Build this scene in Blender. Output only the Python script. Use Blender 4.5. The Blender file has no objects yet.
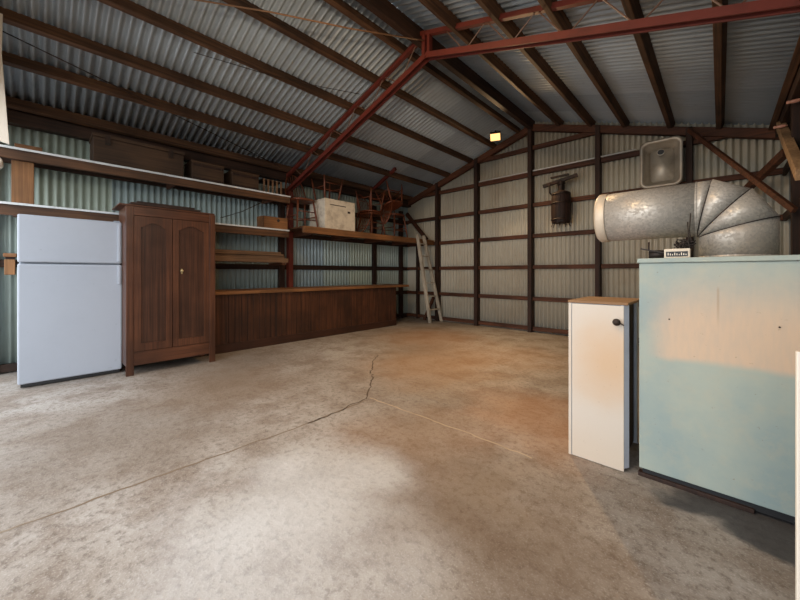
import bpy, bmesh, math, random
from mathutils import Vector, Matrix
random.seed(7)
PI = math.pi
scene = bpy.context.scene
COL = scene.collection

# ------------------------------------------------------------------ materials
def srgb(r, g, b):
    def f(c):
        c /= 255.0
        return c / 12.92 if c <= .04045 else ((c + .055) / 1.055) ** 2.4
    return (f(r), f(g), f(b), 1)

class NT:
    def __init__(s, name):
        s.m = bpy.data.materials.new(name); s.m.use_nodes = True
        s.t = s.m.node_tree; s.b = s.t.nodes['Principled BSDF']
        s.tc = s.t.nodes.new('ShaderNodeTexCoord')
    def n(s, typ, **kw):
        nd = s.t.nodes.new(typ)
        for k, v in kw.items(): setattr(nd, k, v)
        return nd
    def link(s, a, b): s.t.links.new(a, b)
    def mapping(s, scale=(1, 1, 1), loc=(0, 0, 0)):
        mp = s.n('ShaderNodeMapping'); mp.inputs['Scale'].default_value = scale
        mp.inputs['Location'].default_value = loc
        s.link(s.tc.outputs['Object'], mp.inputs['Vector']); return mp.outputs[0]
    def noise(s, vec, scale=5, detail=4, rough=.6):
        nd = s.n('ShaderNodeTexNoise'); nd.inputs['Scale'].default_value = scale
        nd.inputs['Detail'].default_value = detail; nd.inputs['Roughness'].default_value = rough
        s.link(vec, nd.inputs['Vector']); return nd.outputs['Fac']
    def ramp(s, fac, stops):
        r = s.n('ShaderNodeValToRGB'); e = r.color_ramp.elements
        while len(e) < len(stops): e.new(.5)
        for el, (p, c) in zip(e, stops): el.position = p; el.color = c
        s.link(fac, r.inputs[0]); return r.outputs[0]
    def mix(s, fac, a, b, mode='MIX'):
        nd = s.n('ShaderNodeMix', data_type='RGBA', blend_type=mode)
        for sock, v in ((nd.inputs[0], fac), (nd.inputs[6], a), (nd.inputs[7], b)):
            if isinstance(v, (int, float, tuple)): sock.default_value = v
            else: s.link(v, sock)
        return nd.outputs[2]
    def math(s, op, a, b=None, c=None):
        nd = s.n('ShaderNodeMath', operation=op)
        for i, v in enumerate((a, b, c)):
            if v is None: continue
            if isinstance(v, (int, float)): nd.inputs[i].default_value = v
            else: s.link(v, nd.inputs[i])
        return nd.outputs[0]
    def sep(s, vec):
        nd = s.n('ShaderNodeSeparateXYZ'); s.link(vec, nd.inputs[0]); return nd.outputs
    def rng(s, v, a, b, c=0., d=1.):
        nd = s.n('ShaderNodeMapRange', interpolation_type='SMOOTHSTEP')
        nd.inputs[1].default_value = a; nd.inputs[2].default_value = b
        nd.inputs[3].default_value = c; nd.inputs[4].default_value = d
        s.link(v, nd.inputs[0]); return nd.outputs[0]
    def bump(s, h, strength=.2, dist=.01):
        nd = s.n('ShaderNodeBump'); nd.inputs['Strength'].default_value = strength
        nd.inputs['Distance'].default_value = dist
        s.link(h, nd.inputs['Height']); s.link(nd.outputs[0], s.b.inputs['Normal'])
    def out(s, col, rough=.6, metal=0.):
        if isinstance(col, tuple): s.b.inputs['Base Color'].default_value = col
        else: s.link(col, s.b.inputs['Base Color'])
        if isinstance(rough, (int, float)): s.b.inputs['Roughness'].default_value = rough
        else: s.link(rough, s.b.inputs['Roughness'])
        s.b.inputs['Metallic'].default_value = metal
        return s.m

def wood(name, dark, light, axis='y', rough=.65, fine=28, blotch=1.6, spec=.4):
    t = NT(name)
    sc = {'x': (.7, fine, fine), 'y': (fine, .7, fine), 'z': (fine, fine, .7)}[axis]
    g = t.noise(t.mapping(sc), 1.6, 6, .65)
    bl = t.noise(t.mapping(), blotch, 3, .6)
    c = t.ramp(g, [(.3, srgb(*dark)), (.7, srgb(*light))])
    c = t.mix(t.rng(bl, .35, .7, .0, .55), c, srgb(*[v * .55 for v in dark]))
    t.bump(g, .25, .004)
    t.b.inputs['Specular IOR Level'].default_value = spec
    return t.out(c, rough)

def painted(name, col, dirt, amount=.35, rough=.45, scale=3, metal=0):
    t = NT(name)
    n1 = t.noise(t.mapping(), scale, 6, .65)
    n2 = t.noise(t.mapping(), scale * 11, 3, .6)
    f = t.math('MULTIPLY', t.rng(n1, .4, .8), amount)
    c = t.mix(f, srgb(*col), srgb(*dirt))
    c = t.mix(t.rng(n2, .66, .76, 0, amount * .6), c, srgb(*[v * .6 for v in dirt]))
    return t.out(c, rough, metal)

def galv(name, base, alt, rust, along, across, sheet=.68, rust_amt=.25, metal=.55, rough=.45, spangle=False):
    """corrugated sheet iron: tone changes sheet by sheet, spangle and rust"""
    t = NT(name)
    o = t.sep(t.tc.outputs['Object'])
    ax = {'x': o[0], 'y': o[1], 'z': o[2]}
    u = t.math('FLOOR', t.math('DIVIDE', ax[along], sheet))
    v = t.math('FLOOR', t.math('DIVIDE', ax[across], 1.83))
    cb = t.n('ShaderNodeCombineXYZ'); t.link(u, cb.inputs[0]); t.link(v, cb.inputs[1])
    w = t.n('ShaderNodeTexWhiteNoise', noise_dimensions='2D'); t.link(cb.outputs[0], w.inputs['Vector'])
    n1 = t.noise(t.mapping(), 1.3, 5, .6); n2 = t.noise(t.mapping(), 9, 5, .7)
    c = t.mix(w.outputs['Value'], srgb(*base), srgb(*alt))
    c = t.mix(t.math('MULTIPLY', t.rng(n1, .45, .75), rust_amt), c, srgb(*rust))
    c = t.mix(t.rng(n2, .58, .75, 0, rust_amt * .8), c, srgb(*rust))
    if spangle:
        vo = t.n('ShaderNodeTexVoronoi'); vo.inputs['Scale'].default_value = 85; t.link(t.mapping(), vo.inputs['Vector'])
        g = t.sep(vo.outputs['Color'])[0]
        c = t.mix(t.rng(g, 0, 1, 0, .45), c, srgb(128, 122, 114))
        return t.out(c, t.rng(g, 0, 1, rough - .12, rough + .2), metal)
    return t.out(c, t.rng(n2, .3, .7, rough - .08, rough + .15), metal)

M = {}
M['timber'] = wood('old_timber', (30, 19, 13), (76, 49, 32), 'y', .7)
M['timber_x'] = wood('old_timber_girt', (50, 28, 17), (116, 68, 42), 'x', .7)
M['timber_z'] = wood('old_timber_post', (30, 18, 12), (70, 42, 28), 'z', .7)
M['purlin'] = wood('roof_timber', (50, 33, 22), (114, 79, 52), 'y', .75)
M['tan_y'] = wood('bright_timber', (106, 68, 38), (158, 108, 66), 'y', .6)
M['tan_z'] = wood('bright_board', (116, 76, 42), (170, 120, 74), 'z', .6)
M['tan_x'] = wood('bright_wood_top', (116, 84, 56), (162, 124, 86), 'x', .6)
M['brown_y'] = wood('shelf_wood', (64, 41, 25), (112, 76, 49), 'y', .65)
M['lumber_l'] = wood('pale_timber', (150, 116, 82), (200, 164, 124), 'y', .6)
M['lumber'] = wood('stacked_lumber', (84, 60, 42), (146, 112, 82), 'y', .7)
M['ward'] = wood('wardrobe_wood', (60, 34, 23), (108, 67, 45), 'z', .38, 40)
M['ward_y'] = wood('wardrobe_rail_wood', (62, 35, 23), (110, 68, 46), 'y', .38, 40)
M['ward_panel'] = wood('wardrobe_panel_wood', (42, 26, 20), (90, 57, 41), 'z', .35, 46)
M['counter'] = wood('counter_board', (42, 24, 15), (98, 58, 37), 'z', .5, 24, 2.5)
M['counter_y'] = wood('counter_plinth', (44, 24, 16), (78, 46, 30), 'y', .5)
M['chair'] = wood('chair_wood', (88, 44, 26), (136, 74, 44), 'z', .45)
M['trunk'] = wood('trunk_wood', (58, 40, 26), (92, 66, 44), 'y', .7)
M['dark_wood'] = wood('dark_wood', (34, 20, 14), (66, 42, 30), 'z', .65)
M['barrel'] = wood('barrel_wood', (28, 17, 12), (64, 40, 29), 'z', .65)
M['ladder'] = wood('weathered_ladder', (160, 148, 130), (212, 200, 180), 'z', .75)
M['crate'] = painted('chipped_white_paint', (226, 216, 198), (100, 74, 52), .55, .6, 7)
M['rack_white'] = painted('white_edge_paint', (214, 218, 220), (150, 140, 126), .3, .4, 5)
M['white_pipe'] = painted('white_pipe_plastic', (220, 220, 214), (160, 150, 130), .3, .4)
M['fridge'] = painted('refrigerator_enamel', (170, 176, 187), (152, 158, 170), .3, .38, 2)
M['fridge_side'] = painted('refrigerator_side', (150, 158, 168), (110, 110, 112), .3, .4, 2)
M['grey_trim'] = painted('grey_trim', (128, 132, 136), (80, 80, 80), .3, .4)
M['black'] = painted('black_plastic', (30, 31, 34), (60, 56, 50), .3, .5)
M['iron'] = painted('dark_iron', (44, 38, 34), (92, 54, 30), .6, .55, 8, .5)
M['rope'] = painted('wire_sheath', (46, 36, 30), (80, 60, 40), .4, .7)
M['conduit'] = painted('tan_cable', (140, 104, 74), (90, 62, 42), .4, .6)
M['brass'] = painted('old_brass', (206, 186, 140), (120, 92, 50), .4, .3, 8, .8)
M['red_steel'] = painted('red_oxide_steel', (104, 42, 32), (56, 28, 22), .6, .5, 6)
M['web_steel'] = painted('bare_web_rod', (110, 82, 66), (76, 48, 36), .5, .5, 6)
M['white_cab'] = None
M['stainless'] = painted('stainless_sink', (186, 178, 164), (128, 104, 78), .5, .5, 6, .55)
M['grey_panel'] = painted('blue_grey_edge', (200, 205, 216), (110, 108, 112), .3, .45)
M['board_white'] = painted('cream_white_board', (234, 222, 206), (206, 188, 160), .3, .5, 2)
M['insulator'] = painted('pink_porcelain', (206, 150, 128), (150, 96, 76), .4, .35)

M['wall_left'] = galv('left_wall_iron', (180, 190, 172), (156, 174, 182), (104, 92, 70), 'y', 'z', .68, .25, .1)
M['wall_back'] = galv('back_wall_iron', (206, 200, 182), (186, 180, 164), (160, 132, 96), 'x', 'z', .68, .3, .08, .55)
M['wall_right'] = galv('right_wall_iron', (150, 158, 160), (130, 140, 146), (110, 84, 60), 'y', 'z', .68, .3, .35)
M['roof'] = galv('roof_iron', (178, 186, 190), (150, 158, 164), (128, 112, 98), 'y', 'x', .68, .2, .2)
M['collar'] = painted('pale_collar_metal', (214, 200, 180), (170, 132, 92), .5, .5, 5, .2)
M['duct'] = galv('duct_iron', (196, 190, 182), (186, 178, 166), (150, 112, 72), 'x', 'z', 5, .45, .4, .5, True)

# lit lamp face
t = NT('lamp_glass'); t.out(srgb(255, 210, 140), .3)
t.b.inputs['Emission Color'].default_value = (1, .56, .2, 1); t.b.inputs['Emission Strength'].default_value = 1.8
M['lamp'] = t.m

# concrete slab: trowel mottling, pits, soft stains, lamplight tint painted in at the back
t = NT('concrete_slab')
n1 = t.noise(t.mapping(), .55, 6, .62); n2 = t.noise(t.mapping((1, 1, 1), (3, 7, 0)), 2.6, 7, .68)
n3 = t.noise(t.mapping(), 26, 5, .7); n4 = t.noise(t.mapping((1, 1, 1), (9, 2, 0)), 110, 2, .6)
c = t.ramp(n1, [(.3, srgb(122, 110, 98)), (.5, srgb(150, 140, 130)), (.7, srgb(176, 170, 164))])
c = t.mix(t.rng(n2, .42, .66, 0, .7), c, srgb(112, 94, 78))
c = t.mix(t.rng(n3, .46, .68, 0, .7), c, srgb(92, 78, 66))
c = t.mix(t.rng(n4, .5, .75, 0, .3), c, srgb(206, 202, 196))
pos = t.n('ShaderNodeVectorMath', operation='ADD'); t.link(t.tc.outputs['Object'], pos.inputs[0])
nz = t.n('ShaderNodeTexNoise'); nz.inputs['Scale'].default_value = 2.2; nz.inputs['Detail'].default_value = 4
t.link(t.tc.outputs['Object'], nz.inputs['Vector'])
sb = t.n('ShaderNodeVectorMath', operation='SUBTRACT'); sb.inputs[1].default_value = (.5, .5, .5)
t.link(nz.outputs['Color'], sb.inputs[0])
scv = t.n('ShaderNodeVectorMath', operation='SCALE'); scv.inputs['Scale'].default_value = .9
t.link(sb.outputs[0], scv.inputs[0]); t.link(scv.outputs[0], pos.inputs[1])
for (x, y, r0, r1, amt, colr) in [(-.9, 1.6, .1, .75, .65, (96, 72, 50)), (-.45, 1.35, .05, .5, .4, (100, 80, 62)),
                                  (-1.6, 1.8, .1, .7, .5, (128, 94, 62)), (-1.1, 2.7, .15, .9, .55, (150, 98, 52)),
                                  (-3.1, .5, .1, 1.1, .5, (112, 98, 84)), (-2.6, 3.3, .2, 1.3, .45, (156, 112, 66)),
                                  (-3.7, 1.3, .2, 1.1, .5, (118, 96, 74)), (-1.35, .75, .1, .9, .4, (206, 206, 207)),
                                  (-1.7, 1.05, .1, .7, .35, (200, 200, 199)), (-2.2, 4.4, .2, 1.2, .3, (164, 116, 66)),
                                  (-3.8, 4.8, .3, 1.4, .35, (160, 108, 60))]:  # orange spots toward the back wall paint in the floodlight's warm pool
    d = t.n('ShaderNodeVectorMath', operation='DISTANCE'); d.inputs[1].default_value = (x, y, 0)
    t.link(pos.outputs[0], d.inputs[0])
    c = t.mix(t.rng(d.outputs['Value'], r0, r1, amt, 0), c, srgb(*colr))
# shadow painted as a dark band on the slab along the furnace front
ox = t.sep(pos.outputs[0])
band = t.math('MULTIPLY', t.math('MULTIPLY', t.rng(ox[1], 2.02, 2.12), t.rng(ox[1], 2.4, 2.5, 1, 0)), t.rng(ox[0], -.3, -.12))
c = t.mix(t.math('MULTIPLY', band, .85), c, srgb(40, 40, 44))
t.bump(n3, .6, .008)
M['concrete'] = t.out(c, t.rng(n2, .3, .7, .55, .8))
M['crack'] = painted('crack_dirt', (84, 68, 54), (60, 46, 36), .5, .9, 9)
M['joint'] = painted('joint_dirt', (116, 98, 80), (150, 136, 118), .8, .9, 5)

# teal sheet metal with heat-faded band
t = NT('faded_teal_enamel')
o = t.sep(t.tc.outputs['Object'])
nA = t.noise(t.mapping(), 2.0, 5, .6); nB = t.noise(t.mapping((30, 30, 6)), 1.5, 4, .6); nC = t.noise(t.mapping(), 40, 3, .6)
base = t.mix(t.rng(nA, .3, .7), srgb(168, 174, 160), srgb(138, 156, 156))
nD = t.noise(t.mapping((1, 1, 1), (4, 0, 2)), 14, 5, .7)
base = t.mix(t.rng(nD, .45, .7, 0, .35), base, srgb(176, 172, 152))
wz = t.math('ADD', o[2], t.math('MULTIPLY', t.math('SUBTRACT', nA, .5), .10))
wx = t.math('ADD', o[0], t.math('MULTIPLY', t.math('SUBTRACT', nA, .5), .10))
# object origin sits at the base of the furnace, x = .11
top_edge = t.math('MULTIPLY_ADD', t.rng(wx, -.45, -.2), .10, 1.02)
up = t.rng(t.math('SUBTRACT', top_edge, wz), -.12, .26)
lo = t.rng(wz, .655, .705)
lf = t.rng(wx, -.45, -.27)
f = t.math('MULTIPLY', t.math('MULTIPLY', up, lo), t.math('MULTIPLY', lf, .85))
c = t.mix(f, base, t.mix(t.rng(nB, .3, .7), srgb(214, 180, 148), srgb(206, 176, 148)))
run = t.math('MULTIPLY', t.rng(t.math('ABSOLUTE', t.math('ADD', o[0], .117)), .001, .008, 1, 0), t.math('MULTIPLY', t.rng(o[2], .85, 1.0), t.rng(o[2], 1.06, 1.09, 1, 0)))
c = t.mix(t.math('MULTIPLY', run, .35), c, srgb(150, 106, 62))
c = t.mix(t.rng(nC, .68, .76, 0, .4), c, srgb(120, 96, 70))
M['teal'] = t.out(c, .5)
t = NT('stained_white_enamel')
o = t.sep(t.tc.outputs['Object'])
nA = t.noise(t.mapping(), 3.2, 5, .6); nC = t.noise(t.mapping(), 60, 3, .6)
d = t.n('ShaderNodeVectorMath', operation='DISTANCE'); d.inputs[1].default_value = (.09, -.17, .62)
t.link(t.tc.outputs['Object'], d.inputs[0])
dd = t.math('ADD', d.outputs['Value'], t.math('MULTIPLY', t.math('SUBTRACT', nA, .5), .3))
c = t.mix(t.rng(dd, .02, .36, .7, 0), srgb(206, 194, 180), srgb(204, 164, 120))
d2 = t.rng(o[2], .02, .3, .3, 0)
c = t.mix(d2, c, srgb(200, 176, 146))
c = t.mix(t.rng(nC, .66, .76, 0, .3), c, srgb(150, 126, 100))
M['white_cab'] = t.out(c, .45)

# ------------------------------------------------------------------ mesh builder
class MB:
    def __init__(s): s.bm = bmesh.new()
    def _add(s, verts, faces):
        vs = [s.bm.verts.new(v) for v in verts]
        for f in faces:
            try: s.bm.faces.new([vs[i] for i in f])
            except ValueError: pass
        return s
    def box(s, a, b):
        x0, y0, z0 = [min(p, q) for p, q in zip(a, b)]; x1, y1, z1 = [max(p, q) for p, q in zip(a, b)]
        return s._add([(x0, y0, z0), (x1, y0, z0), (x1, y1, z0), (x0, y1, z0), (x0, y0, z1), (x1, y0, z1), (x1, y1, z1), (x0, y1, z1)],
                      [(0, 3, 2, 1), (4, 5, 6, 7), (0, 1, 5, 4), (1, 2, 6, 5), (2, 3, 7, 6), (3, 0, 4, 7)])
    def beam(s, p, q, w, h, up=(0, 0, 1)):
        """timber from p to q; w sideways, h along up"""
        p, q = Vector(p), Vector(q); d = (q - p).normalized(); up = Vector(up)
        side = d.cross(up)
        if side.length < 1e-4: side = d.cross(Vector((1, 0, 0)))
        side.normalize(); u = side.cross(d).normalized()
        vs = []
        for c in (p, q):
            for i, j in ((-1, -1), (1, -1), (1, 1), (-1, 1)): vs.append(c + side * (i * w / 2) + u * (j * h / 2))
        return s._add(vs, [(0, 1, 2, 3), (7, 6, 5, 4), (0, 4, 5, 1), (1, 5, 6, 2), (2, 6, 7, 3), (3, 7, 4, 0)])
    def tube(s, pts, r, n=8, caps=True):
        pts = [Vector(p) for p in pts]; rs = r if isinstance(r, (list, tuple)) else [r] * len(pts)
        rings = []; prev = None
        for i, p in enumerate(pts):
            d = (pts[min(i + 1, len(pts) - 1)] - pts[max(i - 1, 0)]).normalized()
            if prev is None:
                ref = Vector((0, 0, 1)) if abs(d.z) < .9 else Vector((1, 0, 0))
                a = d.cross(ref).normalized()
            else: a = (prev - d * prev.dot(d)).normalized()
            prev = a; b = d.cross(a)
            rings.append([s.bm.verts.new(p + (a * math.cos(2 * PI * k / n) + b * math.sin(2 * PI * k / n)) * rs[i]) for k in range(n)])
        for A, B in zip(rings, rings[1:]):
            for k in range(n): s.bm.faces.new((A[k], A[(k + 1) % n], B[(k + 1) % n], B[k]))
        if caps: s.bm.faces.new(rings[0][::-1]); s.bm.faces.new(rings[-1])
        return s
    def lathe(s, c, prof, n=24, axis='z', caps=True):
        rings = []
        for r, h in prof:
            ring = []
            for k in range(n):
                ca, sa = math.cos(2 * PI * k / n) * r, math.sin(2 * PI * k / n) * r
                v = {'z': (c[0] + ca, c[1] + sa, c[2] + h), 'x': (c[0] + h, c[1] + ca, c[2] + sa), 'y': (c[0] + sa, c[1] + h, c[2] + ca)}[axis]
                ring.append(s.bm.verts.new(v))
            rings.append(ring)
        for A, B in zip(rings, rings[1:]):
            for k in range(n): s.bm.faces.new((A[k], A[(k + 1) % n], B[(k + 1) % n], B[k]))
        if caps: s.bm.faces.new(rings[0][::-1]); s.bm.faces.new(rings[-1])
        return s
    def prism(s, poly, a0, a1, plane='yz'):
        """extrude polygon; plane 'yz' extrudes along x, 'xz' along y, 'xy' along z"""
        def P(p, a): return {'yz': (a, p[0], p[1]), 'xz': (p[0], a, p[1]), 'xy': (p[0], p[1], a)}[plane]
        n = len(poly); vs = [P(p, a0) for p in poly] + [P(p, a1) for p in poly]
        return s._add(vs, [tuple(range(n))[::-1], tuple(range(n, 2 * n))] + [(i, (i + 1) % n, n + (i + 1) % n, n + i) for i in range(n)])
    def grid(s, rows, closed=False):
        R = [[s.bm.verts.new(p) for p in row] for row in rows]
        for A, B in zip(R, R[1:]):
            for k in range(len(A) - (0 if closed else 1)):
                s.bm.faces.new((A[k], A[(k + 1) % len(A)], B[(k + 1) % len(A)], B[k]))
        return s
    def build(s, name, mat, parent=None, bevel=0, smooth=False, local=False, solid=0):
        bmesh.ops.recalc_face_normals(s.bm, faces=s.bm.faces)
        me = bpy.data.meshes.new(name)
        off = Vector((0, 0, 0))
        if parent is not None and not local:
            p = parent
            while p: off += p.location; p = p.parent
        if off.length: bmesh.ops.translate(s.bm, verts=s.bm.verts, vec=-off)
        s.bm.to_mesh(me); s.bm.free()
        o = bpy.data.objects.new(name, me); COL.objects.link(o)
        me.materials.append(mat)
        if parent is not None: o.parent = parent
        if smooth:
            for p in me.polygons: p.use_smooth = True
        if solid:
            md = o.modifiers.new('Solid', 'SOLIDIFY'); md.thickness = solid; md.offset = 0
        if bevel:
            md = o.modifiers.new('Bevel', 'BEVEL'); md.width = bevel; md.segments = 2; md.limit_method = 'ANGLE'; md.angle_limit = .7
        return o

def tag(o, label=None, cat=None, group=None, kind=None):
    for k, v in (('label', label), ('category', cat), ('group', group), ('kind', kind)):
        if v: o[k] = v
    return o
def thing(name, label, cat, loc=(0, 0, 0), group=None, kind=None):
    o = bpy.data.objects.new(name, None); o.empty_display_size = .1; COL.objects.link(o); o.location = loc
    return tag(o, label, cat, group, kind)
def copy_tree(o, parent=None):
    c = o.copy(); COL.objects.link(c)
    if parent: c.parent = parent
    for ch in list(o.children): copy_tree(ch, c)
    return c

# ------------------------------------------------------------------ the shed
XL, XR, YF, YB = -6.0, .64, -.42, 6.65          # left, right, front, back faces
XRIDGE, ZR, SL = -2.67, 4.15, .318              # ridge line and roof slope
def zroof(x): return ZR - SL * abs(x - XRIDGE)

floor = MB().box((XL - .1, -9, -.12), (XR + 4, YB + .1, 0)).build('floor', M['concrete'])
tag(floor, 'worn concrete slab floor with cracks and brown stains', 'floor', kind='structure')
def strip(name, pts, w, mat, jit=.012):
    b = MB(); P = []
    for (x0, y0), (x1, y1) in zip(pts, pts[1:]):
        n = max(2, int(math.hypot(x1 - x0, y1 - y0) / .05))
        for i in range(n): P.append(Vector((x0 + (x1 - x0) * i / n + random.uniform(-jit, jit), y0 + (y1 - y0) * i / n + random.uniform(-jit, jit), .0012)))
    L, R = [], []
    for i, p in enumerate(P):
        d = (P[min(i + 1, len(P) - 1)] - P[max(i - 1, 0)]).normalized(); s = Vector((-d.y, d.x, 0)) * w * random.uniform(.35, .65)
        L.append(p + s); R.append(p - s)
    b.grid([L, R]).build(name, mat, floor)
strip('slab_joint', [(-2.32, -.4), (-2.31, .5), (-2.29, 1.38), (-2.33, 2.09)], .014, M['joint'], .008)
M['pale_joint'] = painted('pale_joint_dust', (180, 160, 136), (130, 108, 86), .5, .9, 5)
strip('slab_joint', [(-2.34, 2.09), (-1.3, 2.11), (-.8, 2.1)], .012, M['pale_joint'], .007)
strip('crack', [(-2.29, 1.42), (-2.32, 1.75), (-2.36, 2.06), (-2.72, 2.44), (-3.27, 2.95), (-3.5, 3.3)], .013, M['crack'], .018)

def corr(u0, u1, vfun, place, amp=.009, seg=8, PITCH=.0762):
    n = int((u1 - u0) / PITCH * seg); lo, hi = [], []
    for i in range(n + 1):
        u = u0 + (u1 - u0) * i / n; a = amp * math.cos(2 * PI * u / PITCH)
        v0, v1 = vfun(u)
        lo.append(place(u, v0, a)); hi.append(place(u, v1, a))
    return MB().grid([lo, hi])

wl = corr(YF, YB + .06, lambda u: (0, 3.1), lambda u, v, a: (XL - .02 + a, u, v), .016).build('wall_left', M['wall_left'], smooth=True, solid=.002)
wb = corr(XL - .06, XR + .06, lambda u: (0, zroof(u) + .012), lambda u, v, a: (u, YB + .027 + a, v), .018).build('wall_back', M['wall_back'], smooth=True, solid=.002)
wr = corr(YF, YB + .06, lambda u: (0, 3.1), lambda u, v, a: (XR + .02 + a, u, v)).build('wall_right', M['wall_right'], smooth=True, solid=.002)
tag(wl, 'corrugated iron left wall behind the shelves and counter', 'wall', kind='structure')
tag(wb, 'corrugated iron gable wall at the far end', 'wall', kind='structure')
tag(wr, 'corrugated iron right wall beside the furnace', 'wall', kind='structure')
wf = MB().prism([(XL, 2.75), (XL, 3.05), (XRIDGE, ZR - .03), (XR, 3.05), (XR, 2.75)], YF - .05, YF, 'xz').build('wall_front', M['timber_x'])
tag(wf, 'front gable above the open doorway', 'wall', kind='structure')
ceil = thing('ceiling', 'corrugated iron gable roof on timber purlins', 'ceiling', kind='structure')
for sgn, name in ((-1, 'roof_sheeting'), (1, 'roof_sheeting')):
    xe = XL - .1 if sgn < 0 else XR + .1
    corr(YF - .25, YB + .1, lambda u: (XRIDGE, xe), lambda u, v, a: (v + sgn * a * .3, u, zroof(v) + a), .024, 8, .084).build(name, M['roof'], ceil, smooth=True, solid=.002)
# purlins lie under the sheets, square to the slope
def purlin(x, w=.06, h=.12):
    s = 1 if x > XRIDGE else -1
    up = Vector((s * SL, 0, 1)).normalized(); z = zroof(x) - .012
    c = Vector((x, 0, z)) - up * (h / 2 + .003)
    MB().beam((c.x, YF - .2, c.z), (c.x, YB, c.z), w, h, up).build('purlin', M['purlin'], ceil, bevel=.006)
for x in (-2.95, -3.48, -4.05, -4.66, -5.18, -5.84, -2.12, -1.6, -1.1, -.52, .02, .52): purlin(x)
MB().box((XRIDGE - .04, YF - .2, ZR - .22), (XRIDGE + .04, YB, ZR - .03)).build('ridge_beam', M['timber'], ceil, bevel=.006)
# eave plates
MB().box((XL + .012, YF, 2.86), (XL + .14, YB, 3.0)).build('wall_plate', M['timber'], wl, bevel=.006)
MB().box((XL - .008, YF, 2.87), (XL + .04, YB, 3.06)).build('wall_plate', M['timber'], wl)
MB().box((XR - .04, YF, 2.84), (XR + .008, YB, 3.06)).build('wall_plate', M['timber'], wr)
MB().box((XR - .12, YF, 2.9), (XR - .012, YB, 3.04)).build('wall_plate', M['timber'], wr, bevel=.006)

# left wall framing
for y in (-.36, 3.10, 5.43, 6.35):
    MB().box((XL + .012, y - .05, 0), (XL + .085, y + .05, 2.73)).build('post', M['timber_z'], wl, bevel=.005)
for z in (.06, .65, 1.26, 1.87, 2.46):
    MB().box((XL + .012, YF if z != .65 else 1.5, z - .045), (XL + .06, YB, z + .045)).build('girt', M['timber'], wl, bevel=.005)
for y in (.8, 2.2, 3.9, 5.37):
    MB().box((XR - .1, y - .05, 0), (XR - .012, y + .05, 2.95)).build('post', M['timber_z'], wr, bevel=.005)
for z in (.06, .65, 1.26, 1.87, 2.46):
    MB().box((XR - .05, YF, z - .045), (XR - .012, YB, z + .045)).build('girt', M['timber'], wr, bevel=.005)
# back wall framing
for x in (-5.6,):
    MB().box((x - .03, YB - .08, 0), (x + .03, YB + .008, 1.9)).build('post', M['timber_z'], wb, bevel=.005)
for x in (-4.945, -3.88, -2.69, -1.52, -.33):
    MB().box((x - .038, YB - .14, 0), (x + .038, YB + .008, zroof(x) - .12)).build('post', M['timber_z'], wb, bevel=.006)
for z in (.065, .65, 1.265, 1.87, 2.475, 3.08, 3.59):
    if z < 3.03: x0, x1 = XL + .02, XR - .02
    else:
        e = (ZR - z - .14) / SL; x0, x1 = XRIDGE - e, XRIDGE + e
    MB().box((x0, YB - .07, z - .038), (x1, YB + .008, z + .038)).build('girt', M['timber_x'], wb, bevel=.005)
for s in (-1, 1):
    xe = XL + .03 if s < 0 else XR - .03
    MB().beam((XRIDGE, YB - .06, ZR - .17), (xe, YB - .06, zroof(xe) - .17), .1, .12, (0, 0, 1)).build('rafter', M['timber_x'], wb, bevel=.006)
def brace(name, p, q, w, h, mat, label, cat='brace', up=(0, 0, 1), group=None):
    return tag(MB().beam(p, q, w, h, up).build(name, mat, bevel=.004), label, cat, group)
brace('corner_brace', (-5.9, 6.52, 2.68), (-5.22, 6.5, 1.96), .05, .09, M['timber_x'], 'dark diagonal brace in the far left corner above the deck')
brace('corner_brace', (-5.3, 6.5, .0), (-4.96, 6.47, .62), .05, .07, M['timber_x'], 'short dark diagonal brace low behind the ladder')
brace('cross_brace', (-.33, 6.44, 3.22), (.53, 5.05, 1.76), .04, .055, M['timber_x'], 'brown brace slanting down to the right above the duct elbow')
brace('cross_brace', (.2, 6.5, 2.2), (.52, 5.55, 2.46), .06, .09, M['timber_x'], 'brown brace rising to the right across the longer one')
brace('wall_brace', (.53, 6.1, 2.92), (.5, 4.4, 1.98), .07, .10, M['lumber_l'], 'bright tan diagonal timber on the right wall under the eave')
brace('knee_brace', (-5.86, 5.28, 3.06), (-4.95, 5.12, 3.34), .06, .06, M['red_steel'], 'short red steel strut under the roof above the chairs')
for p, lab in (((.545, 5.15, 2.86), 'upper pink porcelain knob under the right eave'), ((.50, 5.72, 2.80), 'lower pink porcelain knob on the tan diagonal timber')):
    x, y, z = p
    o = MB().lathe((x, y, z), [(.012, -.06), (.018, -.05), (.012, -.035), (.018, -.02), (.018, .02), (.01, .035), (.006, .05)], 12, 'x').build('insulator_knob', M['insulator'], smooth=True)
    tag(o, lab, 'insulator')

# white conduit lying on the upper girt of the back wall
tag(MB().tube([(-3.83, YB - .06, 3.139), (-.98, YB - .06, 3.139)], .013, 10).build('conduit_pipe', M['white_pipe'], smooth=True),
    'thin white pipe lying along an upper girt of the far wall', 'pipe')

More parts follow.
